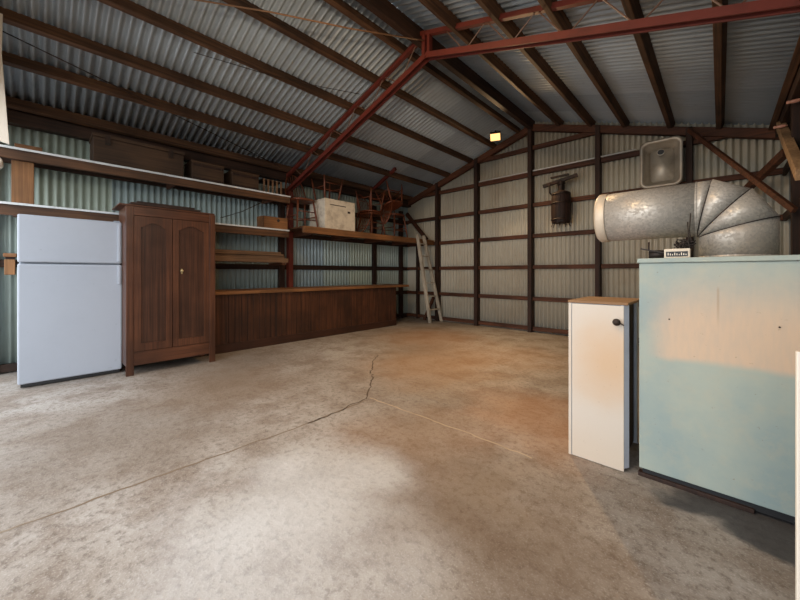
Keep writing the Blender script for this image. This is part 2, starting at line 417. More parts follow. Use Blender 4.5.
# ------------------------------------------------------------------ red truss
TY = 3.17
tr = thing('roof_truss', 'red steel open web truss across the shed under the roof', 'truss', (XRIDGE, TY, 2.7))
def top(x): return zroof(x) - (.18 if x < XRIDGE else .105)
ap = (-2.54, TY, 3.73)
MB().beam((-5.87, TY, top(-5.87)), (XRIDGE, TY, zroof(XRIDGE) - .18), .05, .05).build('top_chord', M['red_steel'], tr)
MB().beam((XRIDGE, TY, top(XRIDGE)), (XR - .12, TY, top(XR - .12)), .05, .05).build('top_chord', M['red_steel'], tr)
lb, rb = (-5.87, TY, 2.66), (XR - .12, TY, 2.735)
def lbot(x): return lb[2] + (ap[2] - lb[2]) * (x - lb[0]) / (ap[0] - lb[0])
def rbot(x): return ap[2] + (rb[2] - ap[2]) * (x - ap[0]) / (rb[0] - ap[0])
for dy in (-.035, .035):
    MB().beam((lb[0], TY + dy, lb[2]), (ap[0], TY + dy, ap[2]), .012, .065).build('bottom_chord', M['red_steel'], tr)
    MB().beam((ap[0], TY + dy, ap[2]), (rb[0], TY + dy, rb[2]), .012, .065).build('bottom_chord', M['red_steel'], tr)
def web(xs, fb):
    for i in range(len(xs) - 1):
        xa, xb = xs[i], xs[i + 1]
        p = (xa, TY, top(xa)) if i % 2 == 0 else (xa, TY, fb(xa))
        q = (xb, TY, fb(xb)) if i % 2 == 0 else (xb, TY, top(xb))
        MB().tube([p, q], .0065, 6).build('web_rod', M['web_steel'], tr)
web([-5.6 + .29 * i for i in range(11)], lbot)
web([-2.28 + .26 * i for i in range(11)], rbot)
MB().box((ap[0] - .06, TY - .03, ap[2]), (ap[0] - .015, TY + .03, top(ap[0]))).build('king_post', M['red_steel'], tr)
MB().box((ap[0] + .02, TY - .03, ap[2]), (ap[0] + .055, TY + .03, top(ap[0]))).build('king_post', M['red_steel'], tr)
MB().box((-5.9, TY + .0, 0), (-5.80, TY + .085, 2.72)).build('post', M['red_steel'], tr)
MB().box((XR - .21, TY - .045, 0), (XR - .12, TY + .045, 2.76)).build('post', M['red_steel'], tr)

# cables and rods under the roof
def cable(name, pts, r, mat, label):
    return tag(MB().tube(pts, r, 6).build(name, mat, smooth=True), label, 'cable')
def under(x, y, d): return (x, y, zroof(x) - d)
cable('tie_rod', [under(-4.75, -.25, .135), under(-5.0, .6, .135), under(-5.3, 1.6, .135), under(-5.72, 2.95, .13)], .006, M['iron'], 'thin dark rod slanting under the left roof slope')
cable('power_cable', [(-3.76, .62, 3.665), (-3.2, 1.55, 3.70), (-2.88, 2.3, 3.77), (-2.55, 3.12, 3.90)], .008, M['conduit'], 'tan cable strung from a left purlin to the truss peak')
cable('hanging_wire', [under(-4.15, 1.15, .14), under(-4.02, 1.9, .15), under(-3.85, 2.6, .15), under(-3.7, 3.1, .15)], .004, M['iron'], 'thin dark wire running along the left roof slope')
cable('hanging_wire', [(-5.42, 2.72, 2.44), (-5.5, 2.2, 2.12), (-5.55, 1.9, 1.99)], .007, M['rope'], 'dark cord slanting between the two white edged shelves')

# ------------------------------------------------------------------ floodlights
def flood(loc, aim, label):
    r = thing('flood_light', label, 'light', loc)
    d = (Vector(aim) - Vector(loc)).normalized()
    rot = d.to_track_quat('-Z', 'Y').to_matrix().to_4x4()
    def tr_(b, name, mat, par, **k):
        bmesh.ops.transform(b.bm, matrix=rot, verts=b.bm.verts); return b.build(name, mat, par, local=True, **k)
    h = tr_(MB().box((-.10, -.08, -.02), (.10, .08, .05)), 'housing', M['iron'], r, bevel=.008)
    tr_(MB().box((-.092, -.072, -.026), (.092, .072, -.0205)), 'lamp_glass', M['lamp'], r)
    MB().tube([(0, 0, .03), (0, 0, .12)], .012, 8).build('bracket', M['iron'], r, local=True)
    return r, d
def lamp(loc, d, watts, size, col, spread=PI):
    l = bpy.data.lights.new('flood_lamp', 'AREA'); l.energy = watts; l.size = size; l.color = col; l.spread = spread
    o = bpy.data.objects.new('flood_lamp', l); COL.objects.link(o)
    o.location = Vector(loc) + d * .06; o.rotation_euler = d.to_track_quat('-Z', 'Y').to_euler(); return o
LW = (1, .66, .34)
f1 = (-3.22, 6.16, zroof(-3.22) - .14)
r_, d_ = flood(f1, (-2.1, 3.6, .6), 'small lit amber floodlight under the roof near the far gable'); lamp(f1, d_, 62, .12, LW, 2.1)
f2 = (-2.2, .7, zroof(-2.2) - .2)  # second floodlight, out of view, added for more warm light
r_, d_ = flood(f2, (-2.5, 4.0, 0), 'added unseen amber floodlight under the ridge nearest the doorway'); lamp(f2, d_, 30, .15, LW, 2.2)

# added fill bulb, out of view, hung from the right roof slope
bl = thing('added_fill_bulb', 'added unseen fill bulb on a cord from the roof near the doorway', 'light', (-.75, .62, 2.8))
MB().tube([(-.75, .62, 2.93), (-.75, .62, zroof(-.75) - .03)], .004, 6).build('added_bulb_cord', M['rope'], bl, smooth=True)
MB().lathe((-.75, .62, 2.86), [(.012, .09), (.02, .08), (.022, .02), (.018, .0)], 14).build('added_bulb_socket', M['black'], bl, smooth=True)
MB().lathe((-.75, .62, 2.76), [(.004, .0), (.024, .012), (.034, .04), (.03, .065), (.016, .10)], 16).build('added_bulb_glass', M['lamp'], bl, smooth=True)
bd = bpy.data.lights.new('fill_bulb_light', 'POINT'); bd.energy = 62; bd.color = (1, .84, .64); bd.shadow_soft_size = .05
bo = bpy.data.objects.new('fill_bulb_light', bd); COL.objects.link(bo); bo.location = (-.75, .62, 2.69)

# ------------------------------------------------------------------ refrigerator
fx, y0, y1, H = -5.03, -.145, .659, 1.735
fr = thing('refrigerator', 'white top freezer refrigerator standing left of the wardrobe', 'refrigerator', (-5.4, .26, 0))
MB().box((-5.75, y0 + .01, .03), (fx - .065, y1 - .01, H - .01)).build('body', M['fridge_side'], fr, bevel=.012)
fz = MB().box((fx - .06, y0, 1.257), (fx, y1, H)).build('freezer_door', M['fridge'], fr, bevel=.014)
dz = MB().box((fx - .06, y0, .042), (fx, y1, 1.243)).build('refrigerator_door', M['fridge'], fr, bevel=.014)
for z0, z1, par in ((1.28, 1.70, fz), (1.02, 1.225, dz)):
    MB().box((fx, y1 - .04, z0), (fx + .018, y1 - .012, z1)).build('handle', M['fridge'], par, bevel=.006)
for z0, z1, par in ((1.257, H - .02, fz), (.3, 1.243, dz)):
    MB().box((fx, y1 - .012, z0 + .02), (fx + .006, y1 - .002, z1 - .02)).build('edge_trim', M['grey_trim'], par)
MB().box((fx - .1, y0 + .02, .012), (fx - .02, y1 - .02, .04)).build('toe_grille', M['black'], fr)
for y in (y0 + .06, y1 - .06):
    for x in (-5.68, fx - .1): MB().lathe((x, y, 0), [(.02, 0), (.02, .035)], 10).build('foot', M['black'], fr)
MB().box((fx - .05, y1 - .07, H + .0005), (fx - .005, y1 - .015, H + .012)).build('hinge_cover', M['fridge_side'], fr, bevel=.003)
MB().box((fx - .005, y1 + .002, .99), (fx + .03, y1 + .02, 1.06)).build('latch_bracket', M['stainless'], fr, bevel=.004)

# ------------------------------------------------------------------ wardrobe
wx, a0, a1, WH = -4.78, .66, 1.575, 1.93
wd = thing('wardrobe', 'dark red brown wooden wardrobe with two arched panel doors', 'wardrobe', (-5.0, 1.1, 0))
MB().box((-5.27, a0, .11), (wx - .025, a0 + .025, WH - .03)).build('side_panel', M['ward'], wd)
MB().box((-5.27, a1 - .025, .11), (wx - .025, a1, WH - .03)).build('side_panel', M['ward'], wd)
MB().box((-5.27, a0 + .025, .11), (-5.255, a1 - .025, WH - .03)).build('back_panel', M['ward'], wd)
MB().box((-5.255, a0 + .025, .11), (wx - .03, a1 - .025, .14)).build('bottom_board', M['ward_y'], wd)
for ya, yb in ((a0, a0 + .07), (a1 - .07, a1)):
    MB().box((wx - .025, ya, .0), (wx, yb, WH - .03)).build('stile', M['ward'], wd, bevel=.004)
for ya in (a0, a1 - .06): MB().box((-5.27, ya, 0), (-5.2, ya + .06, .11)).build('foot', M['ward'], wd)
MB().box((wx - .024, a0 + .07, .11), (wx - .004, a1 - .07, .26)).build('bottom_rail', M['ward_y'], wd, bevel=.003)
MB().box((wx - .024, a0 + .07, 1.80), (wx - .004, a1 - .07, WH - .03)).build('top_rail', M['ward_y'], wd, bevel=.003)
MB().box((-5.30, a0 - .06, WH - .029), (wx + .006, a1 - .01, WH - .012)).build('top_board', M['ward_y'], wd, bevel=.003)
mid = (a0 + a1) / 2 - .02
def arch_door(ya, yb, knob):
    z0, z1 = .265, 1.795; sw = .062
    x0, x1 = wx - .022, wx + .002
    b = MB()
    b.box((x0, ya, z0), (x1, ya + sw, z1)); b.box((x0, yb - sw, z0), (x1, yb, z1)); b.box((x0, ya + sw, z0), (x1, yb - sw, z0 + .085))
    pa, pb = ya + sw, yb - sw
    def az_(q): return 1.67 if q < .12 or q > .88 else 1.68 + .045 * math.sin(PI * (q - .12) / .76)
    for i in range(16):
        q0, q1 = i / 16, (i + 1) / 16
        b.prism([(pa + (pb - pa) * q0, az_(q0)), (pa + (pb - pa) * q1, az_(q1)), (pa + (pb - pa) * q1, z1), (pa + (pb - pa) * q0, z1)], x0, x1)
    door = b.build('door', M['ward'], wd)
    MB().box((x0 + .003, pa - .005, z0 + .08), (x0 + .011, pb + .005, 1.785)).build('door_panel', M['ward_panel'], door)
    if knob:
        MB().box((x1 - .012, ya + .088, 1.14), (x1 - .004, ya + .104, 1.20)).build('keyhole_plate', M['brass'], door)
        MB().lathe((x1 - .012, ya + .096, 1.175), [(.017, 0), (.017, .004), (.008, .006), (.008, .02), (.014, .024), (.011, .034)], 14, 'x').build('brass_knob', M['brass'], door, smooth=True)
arch_door(a0 + .072, mid - .003, False); arch_door(mid + .003, a1 - .072, True)
for i, (x0, x1, ya, yb, z, lab) in enumerate([(-5.20, -4.765, .70, 1.40, 1.920, 'wide dark board lying flat on top of the wardrobe'),
                                            (-5.12, -4.79, .76, 1.34, 1.943, 'narrower dark board lying on the wide board above the wardrobe')]):
    tag(MB().box((x0, ya, z), (x1, yb, z + .022)).build('flat_board', M['dark_wood'], bevel=.004), lab, 'board')

# ------------------------------------------------------------------ counter
cx = -5.2
cn = thing('counter', 'long dark beadboard counter base along the left wall', 'counter', (-5.5, 3.5, 0))
b = MB(); y = 1.62; k = 0
while y < 5.39:
    w = .0905; g = 0 if abs(y - 2.62) > .03 else .0
    b.box((cx - .02 - .002 * (k % 3), y + .002, .12), (cx - .0015 * (k % 4), min(y + w - .002, 5.4), .835)); y += w; k += 1
b.build('board_front', M['counter'], cn, bevel=.003)
MB().box((cx - .05, 1.62, .0), (cx - .022, 5.38, .835)).build('backing', M['dark_wood'], cn)
MB().box((cx - .02, 1.62, 0), (cx + .012, 5.4, .125)).build('plinth', M['counter_y'], cn, bevel=.004)
MB().box((cx, 2.60, .126), (cx + .008, 2.63, .835)).build('joint_batten', M['dark_wood'], cn)
MB().box((-5.75, 5.38, 0), (cx - .022, 5.40, .835)).build('end_panel', M['counter'], cn)
MB().box((-5.75, 1.62, 0), (cx - .052, 1.64, .835)).build('end_panel', M['counter'], cn)
tag(MB().box((-5.82, 1.6, .837), (cx + .045, 5.78, .885)).build('countertop', M['tan_y'], bevel=.006),
    'long tan wooden countertop lying on the beadboard counter base', 'countertop')

# ------------------------------------------------------------------ shelves
def shelf(name, label, x0, x1, ya, yb, z, fh, fmat):
    r = thing(name, label, 'shelf', ((x0 + x1) / 2, (ya + yb) / 2, z - fh))
    MB().box((x0, ya, z - .022), (x1 - .008, yb, z)).build('shelf_board', M['brown_y'], r)
    MB().box((x1 - .0078, ya, z - .022), (x1 + .004, yb, z + .002)).build('white_edge', M['rack_white'], r, bevel=.002)
    MB().box((x1 - .06, ya, z - .022 - fh), (x1 - .012, yb, z - .0225)).build('front_bearer', fmat, r, bevel=.005)
    for y in (ya + .2, (ya + yb) / 2, yb - .25):
        MB().box((x0, y - .02, z - .10), (x1 - .062, y + .02, z - .0225)).build('bracket_arm', M['timber_x'], r)
    return r
s1 = shelf('wall_shelf', 'upper wall shelf with white front edge, chest and boxes on it', -5.9, -5.4, -.38, 2.98, 2.475, .1, M['brown_y'])
s2 = shelf('wall_shelf', 'lower wall shelf with white front edge behind fridge and wardrobe', -5.9, -5.4, -.38, 2.96, 1.89, .11, M['brown_y'])
MB().box((-5.52, -.2, 1.891), (-5.47, -.035, 2.352)).build('support_board', M['tan_z'], s2, bevel=.004)

# timber deck carrying the chairs
dk = thing('storage_deck', 'high timber deck carrying crate and chairs along the left wall', 'deck', (-5.5, 4.7, 1.82))
MB().box((-5.12, 3.04, 1.83), (-5.06, 6.58, 1.945)).build('front_beam', M['tan_y'], dk, bevel=.006)
for i in range(5):
    x = -5.9 + .156 * i
    MB().box((x, 3.04, 1.92), (x + .152, 6.56, 1.945)).build('deck_board', M['brown_y'], dk, bevel=.003)
for y in (3.3, 4.2, 5.1, 6.0): MB().box((-5.9, y - .025, 1.83), (-5.125, y + .025, 1.918)).build('joist', M['timber_x'], dk)

# ------------------------------------------------------------------ things on the shelves
Z1 = 2.476
tk = thing('storage_chest', 'long old wooden chest on the left end of the upper shelf', 'chest', (-5.7, .92, Z1))
MB().box((-5.88, .45, Z1 + .02), (-5.5, 1.40, Z1 + .33)).build('body', M['trunk'], tk, bevel=.005)
MB().box((-5.89, .44, Z1 + .332), (-5.485, 1.41, Z1 + .375)).build('lid', M['trunk'], tk, bevel=.005)
for y in (.56, 1.22):
    MB().box((-5.5, y, Z1 + .25), (-5.484, y + .05, Z1 + .36)).build('hasp', M['iron'], tk)
MB().box((-5.86, .47, Z1), (-5.52, 1.38, Z1 + .019)).build('base_batten', M['dark_wood'], tk)
def box_(name, ya, yb, h, mat, lab, x=-5.5, g=None):
    r = thing(name, lab, 'box', ((x - .35 / 2), (ya + yb) / 2, Z1), g)
    MB().box((x - .34, ya, Z1), (x, yb, Z1 + h)).build('body', mat, r, bevel=.004)
    MB().box((x - .35, ya - .008, Z1 + h), (x + .008, yb + .008, Z1 + h + .025)).build('lid', mat, r, bevel=.004)
    for z in (Z1 + .03, Z1 + h - .05): MB().box((x, ya + .01, z), (x + .01, yb - .01, z + .03)).build('batten', M['dark_wood'], r)
box_('storage_box', 1.50, 1.93, .27, M['trunk'], 'dark wooden box right beside the long chest on the upper shelf')
box_('storage_box', 2.05, 2.47, .25, M['trunk'], 'dark wooden box between another box and the slatted crate')
r = thing('slatted_crate', 'small open slatted crate at the right end of the upper shelf', 'crate', (-5.65, 2.70, Z1))
for i in range(5):
    y = 2.54 + .075 * i; MB().box((-5.5, y, Z1 + .02), (-5.49, y + .028, Z1 + .24)).build('slat', M['lumber'], r)
for z in (Z1, Z1 + .22): MB().box((-5.8, 2.53, z), (-5.502, 2.875, z + .02)).build('frame', M['dark_wood'], r)
tag(MB().box((-5.9, -.19, Z1 + .10), (-5.86, .03, Z1 + .16)).build('wood_block', M['tan_y'], bevel=.004), 'small tan wood cleat on the wall above the upper shelf', 'cleat')
tag(MB().lathe((-5.6, -.30, 2.30), [(.03, 0), (.045, .01), (.045, .22), (.03, .23)], 14, 'x').build('paper_roll', M['board_white'], smooth=True), 'white roll under the left end of the upper shelf', 'roll')
tag(MB().prism([(YF, 2.36), (-.178, 2.29), (-.222, 3.07), (-.216, 3.42), (YF, 3.42)], -4.60, -4.575, 'yz').build('door_jamb_board', M['board_white'], bevel=.003), 'white board hanging at the upper left edge by the doorway', 'board')
r = thing('wall_bracket', 'rough tan wood bracket on the wall left of the fridge', 'bracket', (-5.8, -.22, 1.13))
MB().box((-5.915, -.26, 1.13), (-5.72, -.18, 1.30)).build('block', M['tan_z'], r, bevel=.004)
MB().box((-5.915, -.27, 1.33), (-5.74, -.17, 1.37)).build('shelf_cleat', M['tan_y'], r, bevel=.004)
MB().box((-5.9, -.255, 1.301), (-5.78, -.185, 1.33)).build('spacer', M['dark_wood'], r)
# hollow box on the lower shelf
r = thing('wooden_box', 'small tan wooden box with round hole on the lower shelf', 'box', (-5.5, 2.71, 1.891))
bx = MB().box((-5.62, 2.49, 1.891), (-5.405, 2.93, 2.085)).build('body', M['tan_y'], r, bevel=.004)
MB().lathe((-5.404, 2.76, 2.03), [(.024, -.002), (.024, .003)], 16, 'x').build('hole', M['black'], r)
MB().box((-5.404, 2.492, 1.90), (-5.398, 2.51, 2.08)).build('corner_batten', M['brown_y'], r)
# lumber rack
rk = thing('lumber_rack', 'timber bracket arms carrying stacked boards under lower shelf', 'rack', (-5.6, 2.4, 1.29))
for y in (1.75, 2.86): MB().box((-5.91, y - .03, 1.285), (-5.40, y + .03, 1.325)).build('bracket_arm', M['timber_x'], rk)
for i, (x0, x1, z, h, lab) in enumerate([(-5.50, -5.40, 1.326, .075, 'wide front board at the bottom of the lumber rack stack'),
                                      (-5.66, -5.52, 1.326, .075, 'bottom board behind the front one on the lumber rack'),
                                      (-5.56, -5.425, 1.403, .035, 'second board up at the front of the lumber rack stack'),
                                      (-5.54, -5.395, 1.440, .026, 'third board up at the front of the lumber rack stack'),
                                      (-5.60, -5.42, 1.468, .035, 'topmost board of the lumber rack stack')]):
    tag(MB().box((x0, 1.6 + .02 * i, z), (x1, 2.94 - .03 * i, z + h)).build('lumber_board', M['lumber'], bevel=.003), lab, 'board', 'boards on the lumber rack')

# crate and chairs on the deck
ZD = 1.948
r = thing('wooden_crate', 'chipped white painted wooden crate on the storage deck', 'crate', (-5.4, 3.86, ZD))
for (nm, a, b_) in (('front_panel', (-5.165, 3.51, ZD), (-5.15, 4.2, ZD + .53)), ('back_panel', (-5.65, 3.51, ZD), (-5.635, 4.2, ZD + .53)),
                    ('side_panel', (-5.634, 3.51, ZD), (-5.166, 3.525, ZD + .53)), ('side_panel', (-5.634, 4.185, ZD), (-5.166, 4.2, ZD + .53)),
                    ('lid', (-5.66, 3.505, ZD + .531), (-5.145, 4.205, ZD + .55))):
    MB().box(a, b_).build(nm, M['crate'], r, bevel=.003)
MB().box((-5.149, 4.02, ZD + .33), (-5.146, 4.08, ZD + .37)).build('chip', M['dark_wood'], r)
MB().box((-5.149, 3.62, ZD + .44), (-5.147, 3.98, ZD + .455)).build('chip', M['dark_wood'], r)

def make_chair():
    r = thing('spindle_chair', 'x', 'chair')
    # seat: saddle slab, front towards +x
    pts = []
    for i in range(28):
        a = 2 * PI * i / 28; x = .21 * math.cos(a); y = .215 * math.sin(a)
        k = (abs(math.cos(a)) ** 3 + abs(math.sin(a)) ** 3) ** (-1 / 3.2); pts.append((x * k, y * k))
    MB().prism(pts, .425, .46, 'xy').build('seat', M['chair'], r, bevel=.01, local=True)
    L = {}
    for sx in (-1, 1):
        for sy in (-1, 1):
            p, q = (sx * .15, sy * .155, .424), (sx * .215, sy * .21, 0); L[sx, sy] = (Vector(p), Vector(q))
            P = [Vector(p).lerp(Vector(q), t_) for t_ in (0, .2, .35, .5, .62, .8, 1)]
            MB().tube(P, [.014, .018, .02, .016, .02, .016, .011], 8).build('leg', M['chair'], r, smooth=True, local=True)
    def at(s, t_): return L[s][0].lerp(L[s][1], t_)
    for sy in (-1, 1): MB().tube([at((-1, sy), .55), at((1, sy), .55)], .009, 6).build('stretcher', M['chair'], r, smooth=True, local=True)
    for sx in (-1, 1): MB().tube([at((sx, -1), .4 if sx > 0 else .62), at((sx, 1), .4 if sx > 0 else .62)], .009, 6).build('stretcher', M['chair'], r, smooth=True, local=True)
    MB().tube([at((1, -1), .7), at((1, 1), .7)], .009, 6).build('stretcher', M['chair'], r, smooth=True, local=True)
    hoop = []
    def hp(a): return Vector((-.17 - .16 * max(0, math.sin(a)) , -.20 * math.cos(a) , .455 + .45 * math.sin(a) ** .8 if math.sin(a) > 0 else .455))
    for i in range(25):
        hoop.append(hp(PI * i / 24))
    MB().tube(hoop, .011, 8).build('back_hoop', M['chair'], r, smooth=True, local=True)
    for i in range(7):
        s = -.75 + 1.5 * i / 6
        a = math.acos(-s); MB().tube([(-.17, s * .16 , .455), hp(a)], .006, 6).build('spindle', M['chair'], r, smooth=True, local=True)
    return r
G = 'spindle chairs on the storage deck'
chair0 = make_chair()
def put(i, loc, rot, label):
    c = chair0 if i == 0 else copy_tree(chair0)
    c.location = loc; c.rotation_euler = rot; c.scale = (1, 1, 1.15 if i in (0, 4) else 1); c['label'] = label; c['group'] = G
put(0, (-5.40, 5.55, ZD), (0, 0, 0), 'upright hoop backed spindle chair at the ladder end of the deck')
put(1, (-5.40, 4.84, ZD), (0, 0, .1), 'upright chair on the deck nearest the white crate, right of it')
put(2, (-5.38, 4.80, ZD + .925), (PI, 0, PI / 2 + .12), 'upside down chair stacked on the upright chair beside the crate')
put(3, (-5.33, 5.29, ZD + 1.09), (PI - .32, 0, PI / 2 - .1), 'tilted upside down chair leaning over the chair by the ladder')
put(4, (-5.53, 3.265, ZD), (0, 0, 0), 'upright spindle back chair squeezed left of the white crate')
put(5, (-5.50, 3.80, ZD + .55 + .462), (PI, 0, 0), 'upside down chair with legs up on top of the white crate')

# ------------------------------------------------------------------ ladder
ld = thing('ladder', 'grey weathered wooden ladder leaning against the storage deck', 'ladder', (-4.85, 6.38, 0))
La, Lb = Vector((-4.845, 6.16, .0)), Vector((-5.01, 5.90, 2.02)); Ra, Rb = Vector((-4.845, 6.60, .0)), Vector((-5.01, 6.12, 2.02))
MB().beam(La, Lb, .075, .042, (0, 1, 0)).build('rail', M['ladder'], ld, bevel=.003)
MB().beam(Ra, Rb, .075, .042, (0, 1, 0)).build('rail', M['ladder'], ld, bevel=.003)
for z in (.30, .61, .92, 1.23, 1.54, 1.82):
    p = La.lerp(Lb, z / 2.02); q = Ra.lerp(Rb, z / 2.02)
    MB().beam(p, q, .08, .022).build('tread', M['ladder'], ld, bevel=.002)

# ------------------------------------------------------------------ barrel churn on the wall
ch = thing('barrel_churn', 'dark wooden barrel churn with crank hung on the far wall', 'churn', (-2.07, 6.38, 2.02))
bc = (-2.07, 6.40)
prof = [(.155, .03), (.163, .18), (.165, .3), (.16, .45), (.15, .55)]
b = MB()
for k in range(14):
    a0_, a1_ = 2 * PI * (k + .04) / 14, 2 * PI * (k + .96) / 14
    rows = []
    for rr, h in prof: rows.append([(bc[0] + rr * math.cos(a), bc[1] + rr * math.sin(a), 2.02 + h) for a in (a0_, (a0_ + a1_) / 2, a1_)])
    rows2 = []
    for rr, h in prof: rows2.append([(bc[0] + (rr - .02) * math.cos(a), bc[1] + (rr - .02) * math.sin(a), 2.02 + h) for a in (a1_, (a0_ + a1_) / 2, a0_)])
    b.grid([ra + rb_ for ra, rb_ in zip(rows, rows2)], closed=True)
b.build('staves', M['barrel'], ch)
for h, rr in ((.07, .162), (.36, .168), (.52, .157)):
    MB().lathe((bc[0], bc[1], 2.02), [(rr - .004, h), (rr + .003, h), (rr + .003, h + .025), (rr - .004, h + .025)], 28, caps=False).build('hoop', M['iron'], ch, smooth=True)
MB().lathe((bc[0], bc[1], 2.02), [(.147, .54), (.147, .56), (.06, .60), (.045, .61)], 24).build('lid', M['barrel'], ch)
MB().lathe((bc[0], bc[1], 2.02), [(.14, .025), (.14, .04)], 24).build('bottom', M['barrel'], ch)
MB().lathe((bc[0], bc[1], 2.62), [(.05, .0), (.05, .10), (.065, .11), (.065, .16), (.03, .19)], 16).build('gear_housing', M['iron'], ch)
MB().beam((-2.37, 6.36, 2.74), (-1.80, 6.40, 2.85), .06, .06).build('cross_bar', M['iron'], ch, bevel=.005)
MB().beam((-2.22, 6.33, 2.86), (-1.92, 6.33, 2.87), .05, .03).build('crank_arm', M['iron'], ch)
MB().tube([(-2.24, 6.33, 2.77), (-2.24, 6.33, 2.60), (-2.20, 6.33, 2.55)], .014, 8).build('crank_handle', M['iron'], ch)
MB().tube([(bc[0], 6.56, 2.52), (bc[0], 6.58, 2.80), (bc[0], 6.56, 2.86), (bc[0], 6.42, 2.80)], .009, 8).build('hanging_hook', M['iron'], ch)
b = MB()
for k in range(9):
    a = 2 * PI * k / 9; b.tube([(bc[0] + .13 * math.cos(a), bc[1] + .13 * math.sin(a), 2.05), (bc[0] + .16 * math.cos(a), bc[1] + .16 * math.sin(a), 1.98)], .006, 6)
b.build('bottom_pegs', M['barrel'], ch)

# ------------------------------------------------------------------ sink hung on the far wall
sk = thing('sink_basin', 'stainless steel sink basin hung upright on the far wall', 'sink', (-.64, 6.5, 2.45))
def rrect(x0, x1, z0, z1, r, y, n=6):
    out = []
    for cx_, cz_, a0_ in ((x1 - r, z1 - r, 0), (x0 + r, z1 - r, PI / 2), (x0 + r, z0 + r, PI), (x1 - r, z0 + r, 3 * PI / 2)):
        for i in range(n + 1):
            a = a0_ + PI / 2 * i / n; out.append((cx_ + r * math.cos(a), y, cz_ + r * math.sin(a)))
    return out
sx0, sx1, sz0, sz1 = -.90, -.39, 2.44, 3.15
ys = 6.36
rows = [rrect(sx0, sx1, sz0, sz1, .09, ys + .014), rrect(sx0 - .002, sx1 + .002, sz0 - .002, sz1 + .002, .09, ys), rrect(sx0 + .03, sx1 - .03, sz0 + .03, sz1 - .03, .08, ys - .003),
        rrect(sx0 + .045, sx1 - .045, sz0 + .045, sz1 - .045, .075, ys + .02), rrect(sx0 + .07, sx1 - .07, sz0 + .07, sz1 - .07, .07, ys + .15), rrect(sx0 + .11, sx1 - .11, sz0 + .11, sz1 - .11, .06, ys + .175)]
b = MB().grid(rows, closed=True); b._add(rows[-1], [tuple(range(len(rows[-1])))])
b.build('basin', M['stainless'], sk, smooth=True, solid=.002)
MB().lathe((-.66, ys + .166, 3.0), [(.04, 0), (.04, .006)], 20, 'y').build('drain_hole', M['black'], sk)
MB().lathe((-.66, ys + .164, 3.0), [(.04, 0), (.052, 0), (.052, .008), (.04, .008), (.04, 0)], 20, 'y', caps=False).build('drain_ring', M['stainless'], sk, smooth=True)
MB().beam((-.36, 6.3, 2.0), (-.36, 6.3, 2.75), .03, .03, (0, 1, 0)).build('support_strap', M['iron'], sk) if False else None

# ------------------------------------------------------------------ furnace
FY = 2.34
fu = thing('furnace', 'big faded teal sheet metal furnace box with tan heat stain', 'furnace', (.11, 2.72, 0))
MB().box((-.335, FY, .047), (.56, FY + .02, 1.205)).build('front_panel', M['teal'], fu, bevel=.003)
MB().box((-.335, FY + .021, .05), (.56, 3.12, 1.2045)).build('casing', M['teal'], fu, bevel=.004)
MB().box((-.343, FY - .012, 1.206), (.568, 3.13, 1.232)).build('lid', M['teal'], fu, bevel=.004)
MB().box((-.32, FY + .01, 0.012), (.55, 3.1, .049)).build('base_frame', M['black'], fu)
MB().box((-.34, FY - .005, 0), (.12, FY + .04, .022)).build('wood_runner', M['dark_wood'], fu, bevel=.003)
MB().box((-.34, 3.05, 0), (.55, 3.1, .0115)).build('wood_runner', M['dark_wood'], fu)
for x in (-.2, .2): MB().lathe((x, FY - .001, .9), [(.004, -.003), (.004, .003)], 8, 'y').build('screw', M['iron'], fu)

# ------------------------------------------------------------------ duct with segmented elbow
DY, DR, tx, tz = 2.80, .166, -.105, 1.366
du = thing('furnace_duct', 'galvanized round duct with segmented elbow on top of the furnace', 'duct', (.066, DY, 1.233))
cr = DR + .012                                          # elbow centreline radius, throat at (tx, tz)
def ring(ang, r=DR, n=40, extra=0):
    """section plane through the throat at ang (0 = vertical plane / horizontal pipe, 90 = on the furnace), mitred"""
    return ang
def seg_ring(kind, ang, n=40, r=DR):
    out = []
    ca, sa = math.cos(ang), math.sin(ang)
    for k in range(n):
        t_ = 2 * PI * k / n; out.append((r * math.cos(t_), r * math.sin(t_)))
    return out
def elbow_point(plane, tang, u, v):
    """point of a straight gore with axis tangent angle tang cut by the plane through the throat at angle plane"""
    # local 2D (x right, z up) from throat: radial direction at angle a = (sin a, cos a); axis of gore passes through radial*cr, direction (cos a, -sin a)
    rad = Vector((math.sin(tang), math.cos(tang))); tan = Vector((math.cos(tang), -math.sin(tang)))
    p0 = rad * (cr + v)
    # move along tan until it lies on the cutting plane (direction rad at angle 'plane')
    pn = Vector((math.cos(plane), -math.sin(plane)))
    s = -p0.dot(pn) / tan.dot(pn)
    q = p0 + tan * s
    return (tx + q.x, DY + u, tz + q.y)
D2 = math.radians
gores = [(0, 0, 12), (27, 12, 42), (58.5, 42, 75), (90, 75, 90)]
N = 44
def circ(): return [(DR * math.cos(2 * PI * k / N), DR * math.sin(2 * PI * k / N)) for k in range(N)]
for tg, pa, pb in gores:
    A = [elbow_point(D2(pa), D2(tg), u, v) for u, v in circ()]; B = [elbow_point(D2(pb), D2(tg), u, v) for u, v in circ()]
    if tg == 90: 
        C = [(tx + cr + v, DY + u, 1.234) for u, v in circ()]; rows = [A, B, C]
    else: rows = [A, B]
    MB().grid(rows, closed=True).build('elbow_gore', M['duct'], du, smooth=True, solid=.002)
for tg, pb in ((0, 12), (27, 42), (58.5, 75)):
    s = 1.006; A = [elbow_point(D2(pb), D2(tg), u * s, v * s) for u, v in circ()]
    MB().tube(A + [A[0], A[1]], .0028, 6, caps=False).build('seam_bead', M['iron'], du, smooth=True)
az = tz + cr
MB().lathe((tx, DY, az), [(DR, 0), (DR, -.49)], N, 'x', caps=False).build('straight_pipe', M['duct'], du, smooth=True, solid=.002)
